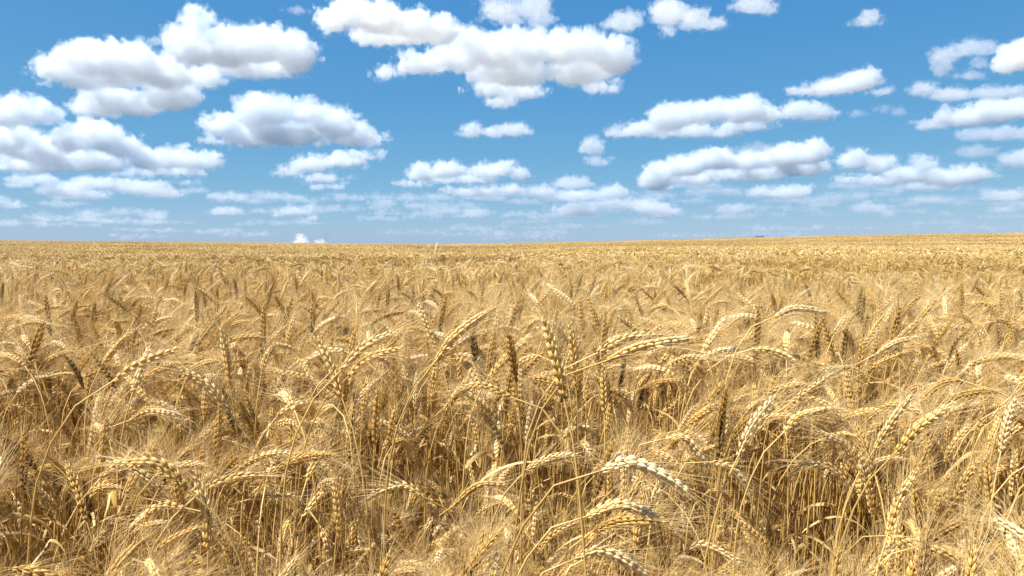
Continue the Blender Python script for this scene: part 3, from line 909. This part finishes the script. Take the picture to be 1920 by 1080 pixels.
# ------------------------------------------------------------------ clouds: closed bodies of thin white mist at their own distances
# each: label, density per pixel, finest detail, lobes (centre and half-size in the photograph's pixels)
CLOUDS = [
    ('big twin-lobed white cumulus with a small tower, upper left of the sky', 0.046, 1.0,
     [(112, 132, 48, 30), (165, 118, 50, 38), (215, 118, 45, 36), (265, 122, 40, 38), (200, 150, 110, 28), (310, 140, 50, 38), (230, 195, 95, 30), (320, 185, 60, 33), (180, 208, 50, 18), (370, 48, 24, 30), (362, 95, 48, 45), (425, 98, 60, 42), (490, 92, 55, 42), (552, 108, 44, 42), (480, 130, 100, 24), (385, 150, 40, 20)]),
    ('broad grey-bottomed cloud bank at the left edge, below the twin-lobed cumulus', 0.05, 1.0,
     [(20, 215, 50, 36), (70, 215, 35, 28), (10, 265, 60, 33), (60, 285, 60, 28), (130, 268, 45, 30), (185, 262, 48, 32), (230, 278, 40, 26), (160, 305, 110, 24), (50, 312, 70, 18), (280, 305, 40, 25), (325, 302, 40, 24), (370, 305, 38, 22), (395, 304, 22, 17), (300, 322, 90, 13)]),
    ('low layered pale cloud strip under the left cloud bank', 0.03, 0.8,
     [(60, 338, 55, 12), (40, 347, 35, 8), (120, 358, 60, 16), (180, 345, 60, 15), (150, 368, 60, 11), (260, 352, 70, 15), (300, 364, 50, 13), (350, 343, 20, 7)]),
    ('humped cumulus with a ragged lower shelf, left of the middle of the sky', 0.038, 1.0,
     [(410, 242, 33, 27), (405, 268, 28, 12), (480, 217, 42, 35), (522, 212, 50, 30), (572, 217, 45, 28), (622, 235, 50, 30), (662, 257, 42, 23), (702, 265, 28, 14), (545, 252, 100, 30), (470, 258, 60, 26), (690, 295, 30, 11), (645, 305, 48, 16), (590, 310, 45, 16), (540, 323, 27, 12), (610, 335, 50, 10), (615, 351, 28, 5)]),
    ('long white cloud slanting down from the top edge towards the biggest cumulus', 0.055, 1.0,
     [(622, 42, 34, 26), (660, 28, 42, 32), (712, 40, 50, 33), (770, 52, 55, 30), (820, 62, 45, 26), (740, 70, 90, 20)]),
    ('biggest sprawling cumulus with a pointed left tail, upper middle of the sky', 0.05, 1.0,
     [(878, 78, 33, 30), (930, 102, 60, 38), (870, 112, 70, 32), (988, 97, 50, 35), (960, 140, 90, 33), (800, 126, 58, 20), (728, 139, 28, 12), (760, 105, 26, 12), (930, 168, 60, 20), (990, 175, 48, 14), (940, 192, 38, 11), (1050, 97, 45, 35), (1100, 92, 42, 32), (1150, 115, 44, 40), (1090, 135, 70, 32), (1120, 163, 38, 16), (1150, 165, 20, 16)]),
    ('thin see-through cloud touching the top edge above the biggest cumulus', 0.022, 1.0,
     [(940, 20, 45, 26), (1000, 15, 40, 24), (960, 40, 40, 12), (1010, 40, 30, 14)]),
    ('small round puff between the thin top cloud and the streaky top cloud', 0.024, 1.0, [(1172, 43, 32, 22), (1140, 48, 24, 8)]),
    ('streaky white cloud hanging near the top edge right of the small round puff', 0.03, 1.0,
     [(1255, 30, 34, 28), (1255, 58, 16, 12), (1320, 46, 46, 14), (1295, 28, 30, 14)]),
    ('soft white cloud cut by the top edge, right of the streaky one', 0.026, 1.0, [(1415, 12, 42, 18), (1440, 20, 18, 10)]),
    ('tiny lone tuft in the clear blue of the upper right sky', 0.028, 1.0, [(1630, 38, 19, 17), (1608, 46, 16, 6), (1645, 44, 12, 5)]),
    ('flat-bottomed white cloud with one knob on top, right of the middle', 0.055, 1.0,
     [(1518, 173, 38, 12), (1568, 163, 45, 20), (1615, 155, 38, 22), (1630, 138, 14, 12), (1655, 172, 24, 7)]),
    ('thin horseshoe-shaped cloud with a blue hole at the right side', 0.022, 1.0,
     [(1775, 107, 26, 20), (1812, 94, 34, 17), (1845, 94, 20, 16), (1764, 132, 15, 22), (1818, 143, 36, 10), (1835, 122, 16, 11)]),
    ('bright cumulus cut off by the right edge beside the horseshoe-shaped cloud', 0.05, 1.0, [(1890, 118, 30, 28), (1930, 108, 45, 35)]),
    ('long flat cloud under the horseshoe-shaped cloud at the right side', 0.04, 1.0,
     [(1735, 170, 30, 14), (1790, 180, 52, 16), (1850, 177, 50, 14), (1900, 174, 40, 12)]),
    ('wedge-shaped white cloud rising to the right edge, below the long flat one', 0.055, 1.0,
     [(1748, 236, 36, 11), (1810, 223, 58, 20), (1870, 214, 58, 23), (1935, 207, 50, 26)]),
    ('hazy flat cloud tucked under the wedge-shaped cloud', 0.03, 1.0, [(1830, 256, 44, 14), (1890, 254, 50, 16), (1940, 256, 40, 13)]),
    ('small dim puff below the hazy flat cloud near the right edge', 0.024, 0.9, [(1832, 287, 42, 13)]),
    ('lumpy cloud at the right edge just above the low right cloud bank', 0.035, 0.9, [(1905, 302, 28, 18), (1940, 300, 38, 22)]),
    ('long cumulus with a row of four rounded tops, right of the middle', 0.055, 1.0,
     [(1170, 251, 38, 14), (1200, 247, 45, 18), (1250, 227, 40, 27), (1300, 217, 38, 24), (1345, 212, 33, 24), (1395, 212, 45, 27), (1440, 217, 40, 20), (1490, 212, 34, 20), (1530, 213, 36, 16), (1300, 247, 100, 16), (1400, 238, 60, 12)]),
    ('small round cumulus at the left end of the four-topped cloud', 0.04, 1.0, [(1112, 279, 23, 19), (1122, 305, 26, 9)]),
    ('small separate flat-bottomed cloud alone in the centre of the sky', 0.045, 1.0, [(885, 249, 25, 16), (925, 249, 30, 12), (965, 246, 31, 17)]),
    ('large cumulus with a bright crest and blue-grey base, below the four-topped cloud', 0.05, 1.0,
     [(1230, 343, 33, 20), (1290, 312, 40, 23), (1245, 322, 34, 16), (1340, 302, 55, 23), (1400, 305, 60, 20), (1470, 297, 45, 24), (1520, 292, 36, 26), (1500, 318, 60, 18), (1400, 330, 90, 16), (1300, 337, 60, 13), (1255, 352, 14, 7)]),
    ('faint flat cloud peeking over the bright-crested cumulus', 0.024, 0.9, [(1420, 278, 44, 10)]),
    ('low right cloud bank of many small white heaps', 0.042, 0.9,
     [(1600, 306, 31, 23), (1650, 311, 30, 17), (1735, 310, 24, 16), (1700, 331, 48, 18), (1650, 341, 58, 12), (1770, 336, 60, 20), (1820, 331, 45, 20), (1740, 350, 70, 10), (1590, 339, 24, 9)]),
    ('oval white cloud low under the blue-grey base of the bright-crested cumulus', 0.04, 0.9, [(1430, 363, 29, 14), (1480, 363, 40, 16), (1510, 358, 18, 11)]),
    ('low cumulus with crisp bright tops and a flat grey belly, centre of the sky', 0.045, 0.9,
     [(790, 327, 30, 20), (840, 322, 35, 19), (910, 324, 35, 17), (945, 320, 22, 19), (860, 337, 80, 12), (770, 346, 34, 8), (975, 331, 17, 15), (890, 361, 68, 12), (960, 359, 24, 13)]),
    ('low heap of clouds right of the grey-bellied cumulus', 0.035, 0.9,
     [(1075, 346, 40, 13), (1020, 361, 28, 14), (1150, 362, 33, 15), (1080, 369, 70, 12), (1150, 386, 68, 12), (1220, 391, 44, 16), (1080, 396, 58, 15), (1240, 401, 33, 12)]),
    ('small cloud low at the left, upper one of the two above the plume', 0.032, 0.8, [(415, 370, 27, 8), (452, 372, 15, 6)]),
    ('small oval cloud low at the left, just under another small cloud', 0.034, 0.8, [(422, 398, 31, 9)]),
    ('small white cloud low above the steam plume', 0.036, 0.8, [(552, 398, 33, 10), (520, 403, 15, 5), (586, 409, 13, 7)]),
    ('pair of faint cloud shreds under the ragged shelf of the humped cumulus', 0.02, 0.8, [(505, 370, 17, 5), (548, 371, 15, 4)]),
    ('small bright shred beside the grey-bellied cumulus on its left', 0.028, 0.8, [(638, 371, 13, 6), (665, 373, 15, 5)]),
    ('low pale cloud at the left edge close above the field', 0.026, 0.8, [(22, 386, 31, 8), (0, 379, 14, 7)]),
    ('faint row of cloud scraps low at the left', 0.018, 0.8,
     [(70, 408, 30, 8), (110, 409, 25, 6), (180, 403, 50, 8), (150, 413, 35, 6), (230, 398, 40, 7), (292, 406, 23, 10), (220, 416, 48, 6), (280, 419, 26, 6)]),
    ('pale flat cloud row under the grey-bellied cumulus', 0.022, 0.8,
     [(722, 383, 28, 8), (770, 386, 30, 7), (730, 401, 40, 6), (830, 396, 45, 9), (892, 401, 30, 11), (790, 402, 30, 6)]),
    ('pale cloud low down, left of the oval white cloud', 0.024, 0.8, [(1375, 394, 38, 12), (1410, 389, 20, 7)]),
    ('small pale cloud low down, right of the oval white cloud', 0.024, 0.8, [(1540, 384, 30, 8)]),
    ('pale ragged cloud low down beneath the low right cloud bank', 0.024, 0.8, [(1630, 391, 40, 11), (1665, 403, 18, 9)]),
    ('dim flat cloud just under the right end of the low right cloud bank', 0.022, 0.8, [(1750, 376, 45, 10), (1700, 384, 20, 5)]),
    ('low cloud by the right edge beneath the lumpy cloud', 0.03, 0.8, [(1882, 370, 46, 15), (1875, 396, 28, 7), (1930, 365, 20, 12)]),
    ('tiny puff left of two others under the knobbed cloud', 0.024, 0.9, [(1606, 216, 15, 7)]),
    ('tiny round puff in the middle of three under the knobbed cloud', 0.024, 0.9, [(1655, 208, 11, 8)]),
    ('tiny puff right of two others under the knobbed cloud', 0.026, 0.9, [(1682, 212, 15, 7)]),
    ('tiny wisp above the dip of the twin-lobed cumulus', 0.02, 1.0, [(293, 80, 10, 8)]),
    ('small faint puff at the top edge, left of the long slanting cloud', 0.016, 1.0, [(555, 21, 19, 8)]),
]

SHEAR = 1.3
LAT = np.random.RandomState(99).uniform(-1, 1, (32, 32, 32)).astype(np.float32)


def vnoise(p):
    f = np.floor(p).astype(np.int32)
    t = (p - f).astype(np.float32)
    t = t * t * (3 - 2 * t)
    a, b_ = f & 31, (f + 1) & 31
    x0, y0, z0, x1, y1, z1 = a[:, 0], a[:, 1], a[:, 2], b_[:, 0], b_[:, 1], b_[:, 2]
    tx, ty, tz = t[:, 0], t[:, 1], t[:, 2]
    c00 = LAT[x0, y0, z0] * (1 - tx) + LAT[x1, y0, z0] * tx
    c10 = LAT[x0, y1, z0] * (1 - tx) + LAT[x1, y1, z0] * tx
    c01 = LAT[x0, y0, z1] * (1 - tx) + LAT[x1, y0, z1] * tx
    c11 = LAT[x0, y1, z1] * (1 - tx) + LAT[x1, y1, z1] * tx
    return (c00 * (1 - ty) + c10 * ty) * (1 - tz) + (c01 * (1 - ty) + c11 * ty) * tz


def mist(name, color, dens, g=0.3):
    m, nt, out = new_mat(name)
    v = nt.nodes.new('ShaderNodeVolumePrincipled')
    v.inputs['Color'].default_value = (*color, 1)
    v.inputs['Density'].default_value = dens
    v.inputs['Anisotropy'].default_value = g
    nt.links.new(v.outputs[0], out.inputs['Volume'])
    return m


def cloud_body(lobes, rng, detail, flat=0.74):
    """union of heaped puffs on puffs, roughened by noise; returned in pixels round the lobes (x right, y up, z away)"""
    L0 = np.array(lobes, float)
    lo = np.array([(L0[:, 0] - L0[:, 2] * 1.35).min() - 40, (-L0[:, 1] - L0[:, 3] * 1.35).min() - 12])
    hi = np.array([(L0[:, 0] + L0[:, 2] * 1.35).max() + 40, (-L0[:, 1] + L0[:, 3] * 1.4).max() + 24])
    top = (-L0[:, 1] + L0[:, 3]).max()
    deep = SHEAR * (top - (-L0[:, 1] - L0[:, 3]).min())         # lobes lower in the sky lie farther off
    zr = 1.2 * L0[:, 3].max() + 16 + deep / 2
    big = max(hi - lo)
    vox = 1.15 if big < 160 else (1.5 if big < 330 else 1.7)
    n = np.ceil(np.array([hi[0] - lo[0], hi[1] - lo[1], 2 * zr]) / vox).astype(int) + 1
    o = np.array([lo[0], lo[1], -zr])
    S = np.full(n, 30.0, np.float32)

    def blob(c, r):
        rm = min(r)
        a = np.maximum(np.floor((c - r * 1.0 - 5 - o) / vox).astype(int), 0)
        b_ = np.minimum(np.ceil((c + r * 1.0 + 5 - o) / vox).astype(int) + 1, n)
        if (b_ <= a).any():
            return
        X = ((a[0] + np.arange(b_[0] - a[0])) * vox + o[0] - c[0]) / r[0]
        Y = ((a[1] + np.arange(b_[1] - a[1])) * vox + o[1] - c[1]) / r[1]
        Z = ((a[2] + np.arange(b_[2] - a[2])) * vox + o[2] - c[2]) / r[2]
        Y = np.where(Y < 0, Y / flat, Y)
        d = (np.sqrt((X ** 2)[:, None, None] + (Y ** 2)[None, :, None] + (Z ** 2)[None, None, :]) - 1) * rm
        v = S[a[0]:b_[0], a[1]:b_[1], a[2]:b_[2]]
        np.minimum(v, d.astype(np.float32), out=v)

    def sphere_dirs(k):
        d = norm(rng.normal(0, 1, (k, 3)))
        d[:, 1] = np.where(d[:, 1] < -0.35, -d[:, 1], d[:, 1])
        return d

    for cx, cy, rx, ry in lobes:
        rz = min(rx, 1.35 * ry)
        c = np.array([cx, -cy, rng.uniform(-0.25, 0.25) * rz + SHEAR * (top - ry * 1.3 + cy) - deep / 2])
        far = 1 + c[2] / F                                    # a lobe farther off is set wider of the view's axis, and larger
        c[0] = W / 2 + (c[0] - W / 2) * far
        c[1] = -H / 2 + (c[1] + H / 2) * far
        r = np.array([rx, ry, rz]) * 0.86 * far
        blob(c, r)
        for d in sphere_dirs(int(14 + 10 * rx / ry)):
            r1 = ry * rng.uniform(0.2, 0.42)
            c1 = c + d * (r - r1 * 0.25)
            if d[1] < 0:
                c1[1] = c[1] + d[1] * (r[1] * flat)
            blob(c1, np.array([1.15, 1, 1]) * r1)
            if r1 < 3.0:
                continue
            for d2 in sphere_dirs(7):
                r2 = r1 * rng.uniform(0.28, 0.5)
                blob(c1 + d2 * (r1 * 0.92), np.array([1.0, 1, 1]) * r2)
        for d in sphere_dirs(int(5 + rx / 9)):                # loose shreds off the edge
            r1 = rng.uniform(1.5, 3.6)
            c1 = c + d * (r * rng.uniform(1.12, 1.42))
            blob(c1, np.array([1.9, 1, 1.3]) * r1)
    k = np.argwhere(np.abs(S) < 15)
    p = k * vox + o
    sc = min(1.0, max(0.45, L0[:, 3].max() / 34.0))
    nz = np.zeros(len(p), np.float32)
    for s_, a_, bil in ((34, 5.5, 0), (17, 6.5, 1), (8, 5.6, 1), (4.2, 3.6, 1), (2.4, 1.8, 0)):
        v_ = vnoise(p / (s_ * max(sc, .6)) + rng.uniform(0, 32, 3))
        nz += a_ * ((0.3 - np.abs(v_)) * 1.5 if bil else v_)
    S[k[:, 0], k[:, 1], k[:, 2]] += nz * sc * detail
    S[0], S[-1], S[:, 0], S[:, -1], S[:, :, 0], S[:, :, -1] = 5, 5, 5, 5, 5, 5
    gr = openvdb.FloatGrid(30.0)
    gr.copyFromArray(S)
    res = []
    for n_, iso in enumerate(SHELLS):
        if n_:                                                # the looser mist is torn more than the body
            S[k[:, 0], k[:, 1], k[:, 2]] += sc * (4.6 * vnoise(p / 11.0 + 40 * n_) + 2.8 * vnoise(p / 4.6 + 71 * n_) + 0.4)
            gr = openvdb.FloatGrid(30.0)
            gr.copyFromArray(S)
        P, T, Q = gr.convertToPolygons(isovalue=iso * (0.5 + 0.5 * sc), adaptivity=0.0)
        res.append((np.asarray(P, float) * vox + o, np.asarray(T)[:, ::-1], np.asarray(Q)[:, ::-1]))
    return res


SHELLS = (-1.2, 0.9, 3.8)                        # the dense body, and the looser mist that frays round it
SHARE = (0.72, 0.32, 0.14)


def cloud_object(name, lobes, dist, sigma, seed, detail=1.0, color=(0.905, 0.935, 0.96), g=0.3, flat=0.74):
    rng = np.random.RandomState(seed)
    k = dist / F
    c2 = np.array([np.mean([l[0] for l in lobes]), -np.mean([l[1] for l in lobes]), 0])
    pos = CP + dist * FWD + RIGHT * (c2[0] - W / 2) * k + UP * (c2[1] + H / 2) * k
    body = None
    for (P, T, Q), share in zip(cloud_body(lobes, rng, detail, flat), SHARE):
        if not len(Q):
            continue
        q = (P - c2) * k
        V = q[:, 0:1] * RIGHT + q[:, 1:2] * UP + q[:, 2:3] * FWD
        mb = MB()
        mb.add(V, [f for f in (T, Q) if len(f)])
        ob = mb.build(name if body is None else 'misty_fringe', mist(name + '_mist', color, sigma * share / k, g), body)
        if body is None:
            body = ob
            body.location = pos
    return body


for i, (label, sigma, detail, lobes) in enumerate(CLOUDS):
    base_y = max(l[1] + l[3] * 0.6 for l in lobes)
    dist = min(34000.0, 1050.0 / max(0.028, (EYE_Y - base_y) / F))
    tag(cloud_object('cloud', lobes, dist, sigma * (1.0 if dist < 13000 else 1.45), 100 + i, detail), label, 'cloud', 'clouds in the summer sky')

# faint far-off cloud scraps along the skyline that nobody could count
hr = np.random.RandomState(17)
scr = []
for k in range(85):                                           # loose bands, each of several low heaps side by side
    y = 446 - 95 * hr.rand() ** 1.3
    x, n_ = hr.uniform(-40, 1960), hr.randint(2, 6)
    near_ = (446 - y) / 95
    for q in range(n_):
        scr.append((x, y + hr.uniform(-3, 3) * (0.5 + near_), hr.uniform(12, 34) * (0.7 + near_), hr.uniform(2.0, 4.5) * (0.8 + near_)))
        x += hr.uniform(16, 46)
tag(cloud_object('distant_clouds', scr, 36000.0, 0.032, 171, 0.8), 'faint pale scraps of far cloud just above the horizon', 'clouds', kind='stuff')

# steam and smoke standing behind the skyline
tag(cloud_object('steam_plume', [(563, 449, 5, 5.5), (566, 454, 8, 4), (560, 455, 6, 3), (562, 444, 2.6, 3)], 2600.0, 0.16, 301, 0.25), 'small bright white steam plume rising behind the skyline at the left', 'steam plume', 'distant plumes')
tag(cloud_object('steam_plume', [(596, 455, 4, 3), (602, 456, 5, 2.5)], 2600.0, 0.13, 302, 0.2), 'low white puff of steam on the skyline right of the taller plume', 'steam plume', 'distant plumes')
tag(cloud_object('smoke_plume', [(611, 437, 4, 4), (611, 445, 2.5, 5), (610, 453, 4, 5)], 2700.0, 0.016, 303, 0.3, (0.30, 0.36, 0.45)), 'faint grey smoke wisp above the low puff of steam on the skyline', 'smoke', 'distant plumes')

# two sheds far off on the rise at the right
m, nt, out = new_mat('white_sheet_metal')
b = nt.nodes.new('ShaderNodeBsdfPrincipled'); b.inputs['Base Color'].default_value = (0.78, 0.78, 0.76, 1); b.inputs['Roughness'].default_value = 0.6
nt.links.new(b.outputs[0], out.inputs['Surface']); M_WHITE = m
m, nt, out = new_mat('dark_roofing')
b = nt.nodes.new('ShaderNodeBsdfPrincipled'); b.inputs['Base Color'].default_value = (0.06, 0.08, 0.11, 1); b.inputs['Roughness'].default_value = 0.6
nt.links.new(b.outputs[0], out.inputs['Surface']); M_ROOF = m


def shed(px, py, w_px, label):
    """a white-walled shed under a steep dark lean-to roof, half hidden by the rise"""
    d = 520.0
    k = d / F
    o = at(px, py, d)
    gz = float(terrain(o[0], o[1]))
    root = empty('farm_shed', (o[0], o[1], gz))
    tag(root, label, 'shed', 'sheds on the skyline')
    w_, e_, r_ = w_px * k / 2, o[2] - gz - 1.6 * k, o[2] - gz + 2.0 * k
    wl = MB()
    D_ = 3.0
    prof = np.array([[-w_, 0], [w_, 0], [w_, e_], [-w_ * 0.2, r_ - 0.35], [-w_, e_ + 0.1]])
    v = np.concatenate([np.c_[prof[:, 0], np.full(5, -D_), prof[:, 1]], np.c_[prof[:, 0], np.full(5, D_), prof[:, 1]]])
    q = [[i, (i + 1) % 5, (i + 1) % 5 + 5, i + 5] for i in range(5)]
    wl.add(v, [np.array(q), np.array([[0, 2, 1], [0, 4, 2], [4, 3, 2], [5, 6, 7], [5, 7, 9], [9, 7, 8]])])
    wl.build('wall', M_WHITE, root, False)
    rf = MB()
    for x0, z0, x1, z1 in ((-w_ - 0.25, e_ - 0.1, -w_ * 0.2, r_ - 0.1),):
        a_, b_ = np.array([x0, z0]), np.array([x1, z1])
        n = np.array([-(b_ - a_)[1], (b_ - a_)[0]]); n = n / np.linalg.norm(n) * 0.55
        c4 = [a_, b_ + [0.3, 0.2], b_ + n, a_ + n]
        v = [[p_[0], y_, p_[1]] for y_ in (-D_ - 0.3, D_ + 0.3) for p_ in c4]
        rf.add(v, np.array([[0, 1, 2, 3], [7, 6, 5, 4], [0, 4, 5, 1], [1, 5, 6, 2], [2, 6, 7, 3], [3, 7, 4, 0]]))
    rf.build('roof', M_ROOF, root, False)


shed(1421, 445.2, 6.5, 'tiny white shed with a dark slanting roof on the skyline, left one of two')
shed(1429.5, 444.9, 6.5, 'tiny white shed with a dark slanting roof on the skyline, right one of two')


# ------------------------------------------------------------------ light
EXPOSURE = 1.08
SKY_GRADE = [(0.91, 1.0), (1.69, 0.49), (3.20, 0.171)]
SUN_EL, SUN_AZ = R(58), R(-115)                  # azimuth from the view direction, left is negative
sd = Vector((math.sin(SUN_AZ) * math.cos(SUN_EL), math.cos(SUN_AZ) * math.cos(SUN_EL), math.sin(SUN_EL)))
sl = bpy.data.lights.new('sun', 'SUN')
sl.energy = 5.0
sl.angle = R(0.53)
sl.color = (1.0, 0.96, 0.895)
so = bpy.data.objects.new('sun', sl)
so.rotation_euler = sd.to_track_quat('Z', 'Y').to_euler()
so.location = (0, 0, 50)
COL.objects.link(so)
w = bpy.data.worlds.new('World')
scene.world = w
w.use_nodes = True
nt = w.node_tree
nt.nodes.clear()
out = nt.nodes.new('ShaderNodeOutputWorld')
bg = nt.nodes.new('ShaderNodeBackground')
sk = nt.nodes.new('ShaderNodeTexSky')
sk.sky_type = 'NISHITA'
sk.sun_disc = False
sk.sun_elevation = SUN_EL
sk.sun_rotation = SUN_AZ
sk.altitude = 500
sk.air_density, sk.dust_density, sk.ozone_density = 0.5, 0.6, 10.0
bg.inputs['Strength'].default_value = 0.08
# the camera's own rendering of blue: the sky's colours graded channel by channel
sp = nt.nodes.new('ShaderNodeSeparateColor')
cb = nt.nodes.new('ShaderNodeCombineColor')
nt.links.new(sk.outputs[0], sp.inputs[0])
for ch, (gain, power) in enumerate(SKY_GRADE):
    pw = nt.nodes.new('ShaderNodeMath'); pw.operation = 'POWER'
    ml = nt.nodes.new('ShaderNodeMath'); ml.operation = 'MULTIPLY'
    nt.links.new(sp.outputs[ch], pw.inputs[0]); pw.inputs[1].default_value = power
    nt.links.new(pw.outputs[0], ml.inputs[0]); ml.inputs[1].default_value = gain
    nt.links.new(ml.outputs[0], cb.inputs[ch])
nt.links.new(cb.outputs[0], bg.inputs[0])
nt.links.new(bg.outputs[0], out.inputs[0])

scene.view_settings.view_transform = 'Standard'
scene.view_settings.look = 'None'
scene.view_settings.exposure = EXPOSURE
scene.view_settings.gamma = 1.0
scene.render.engine = 'CYCLES'
c = scene.cycles
c.max_bounces = 12
c.diffuse_bounces = 6
c.glossy_bounces = 2
c.transmission_bounces = 4
c.volume_bounces = 9
c.transparent_max_bounces = 32
c.use_denoising = True
c.denoising_prefilter = 'FAST'
c.sample_clamp_indirect = 6.0
c.caustics_reflective = c.caustics_refractive = False
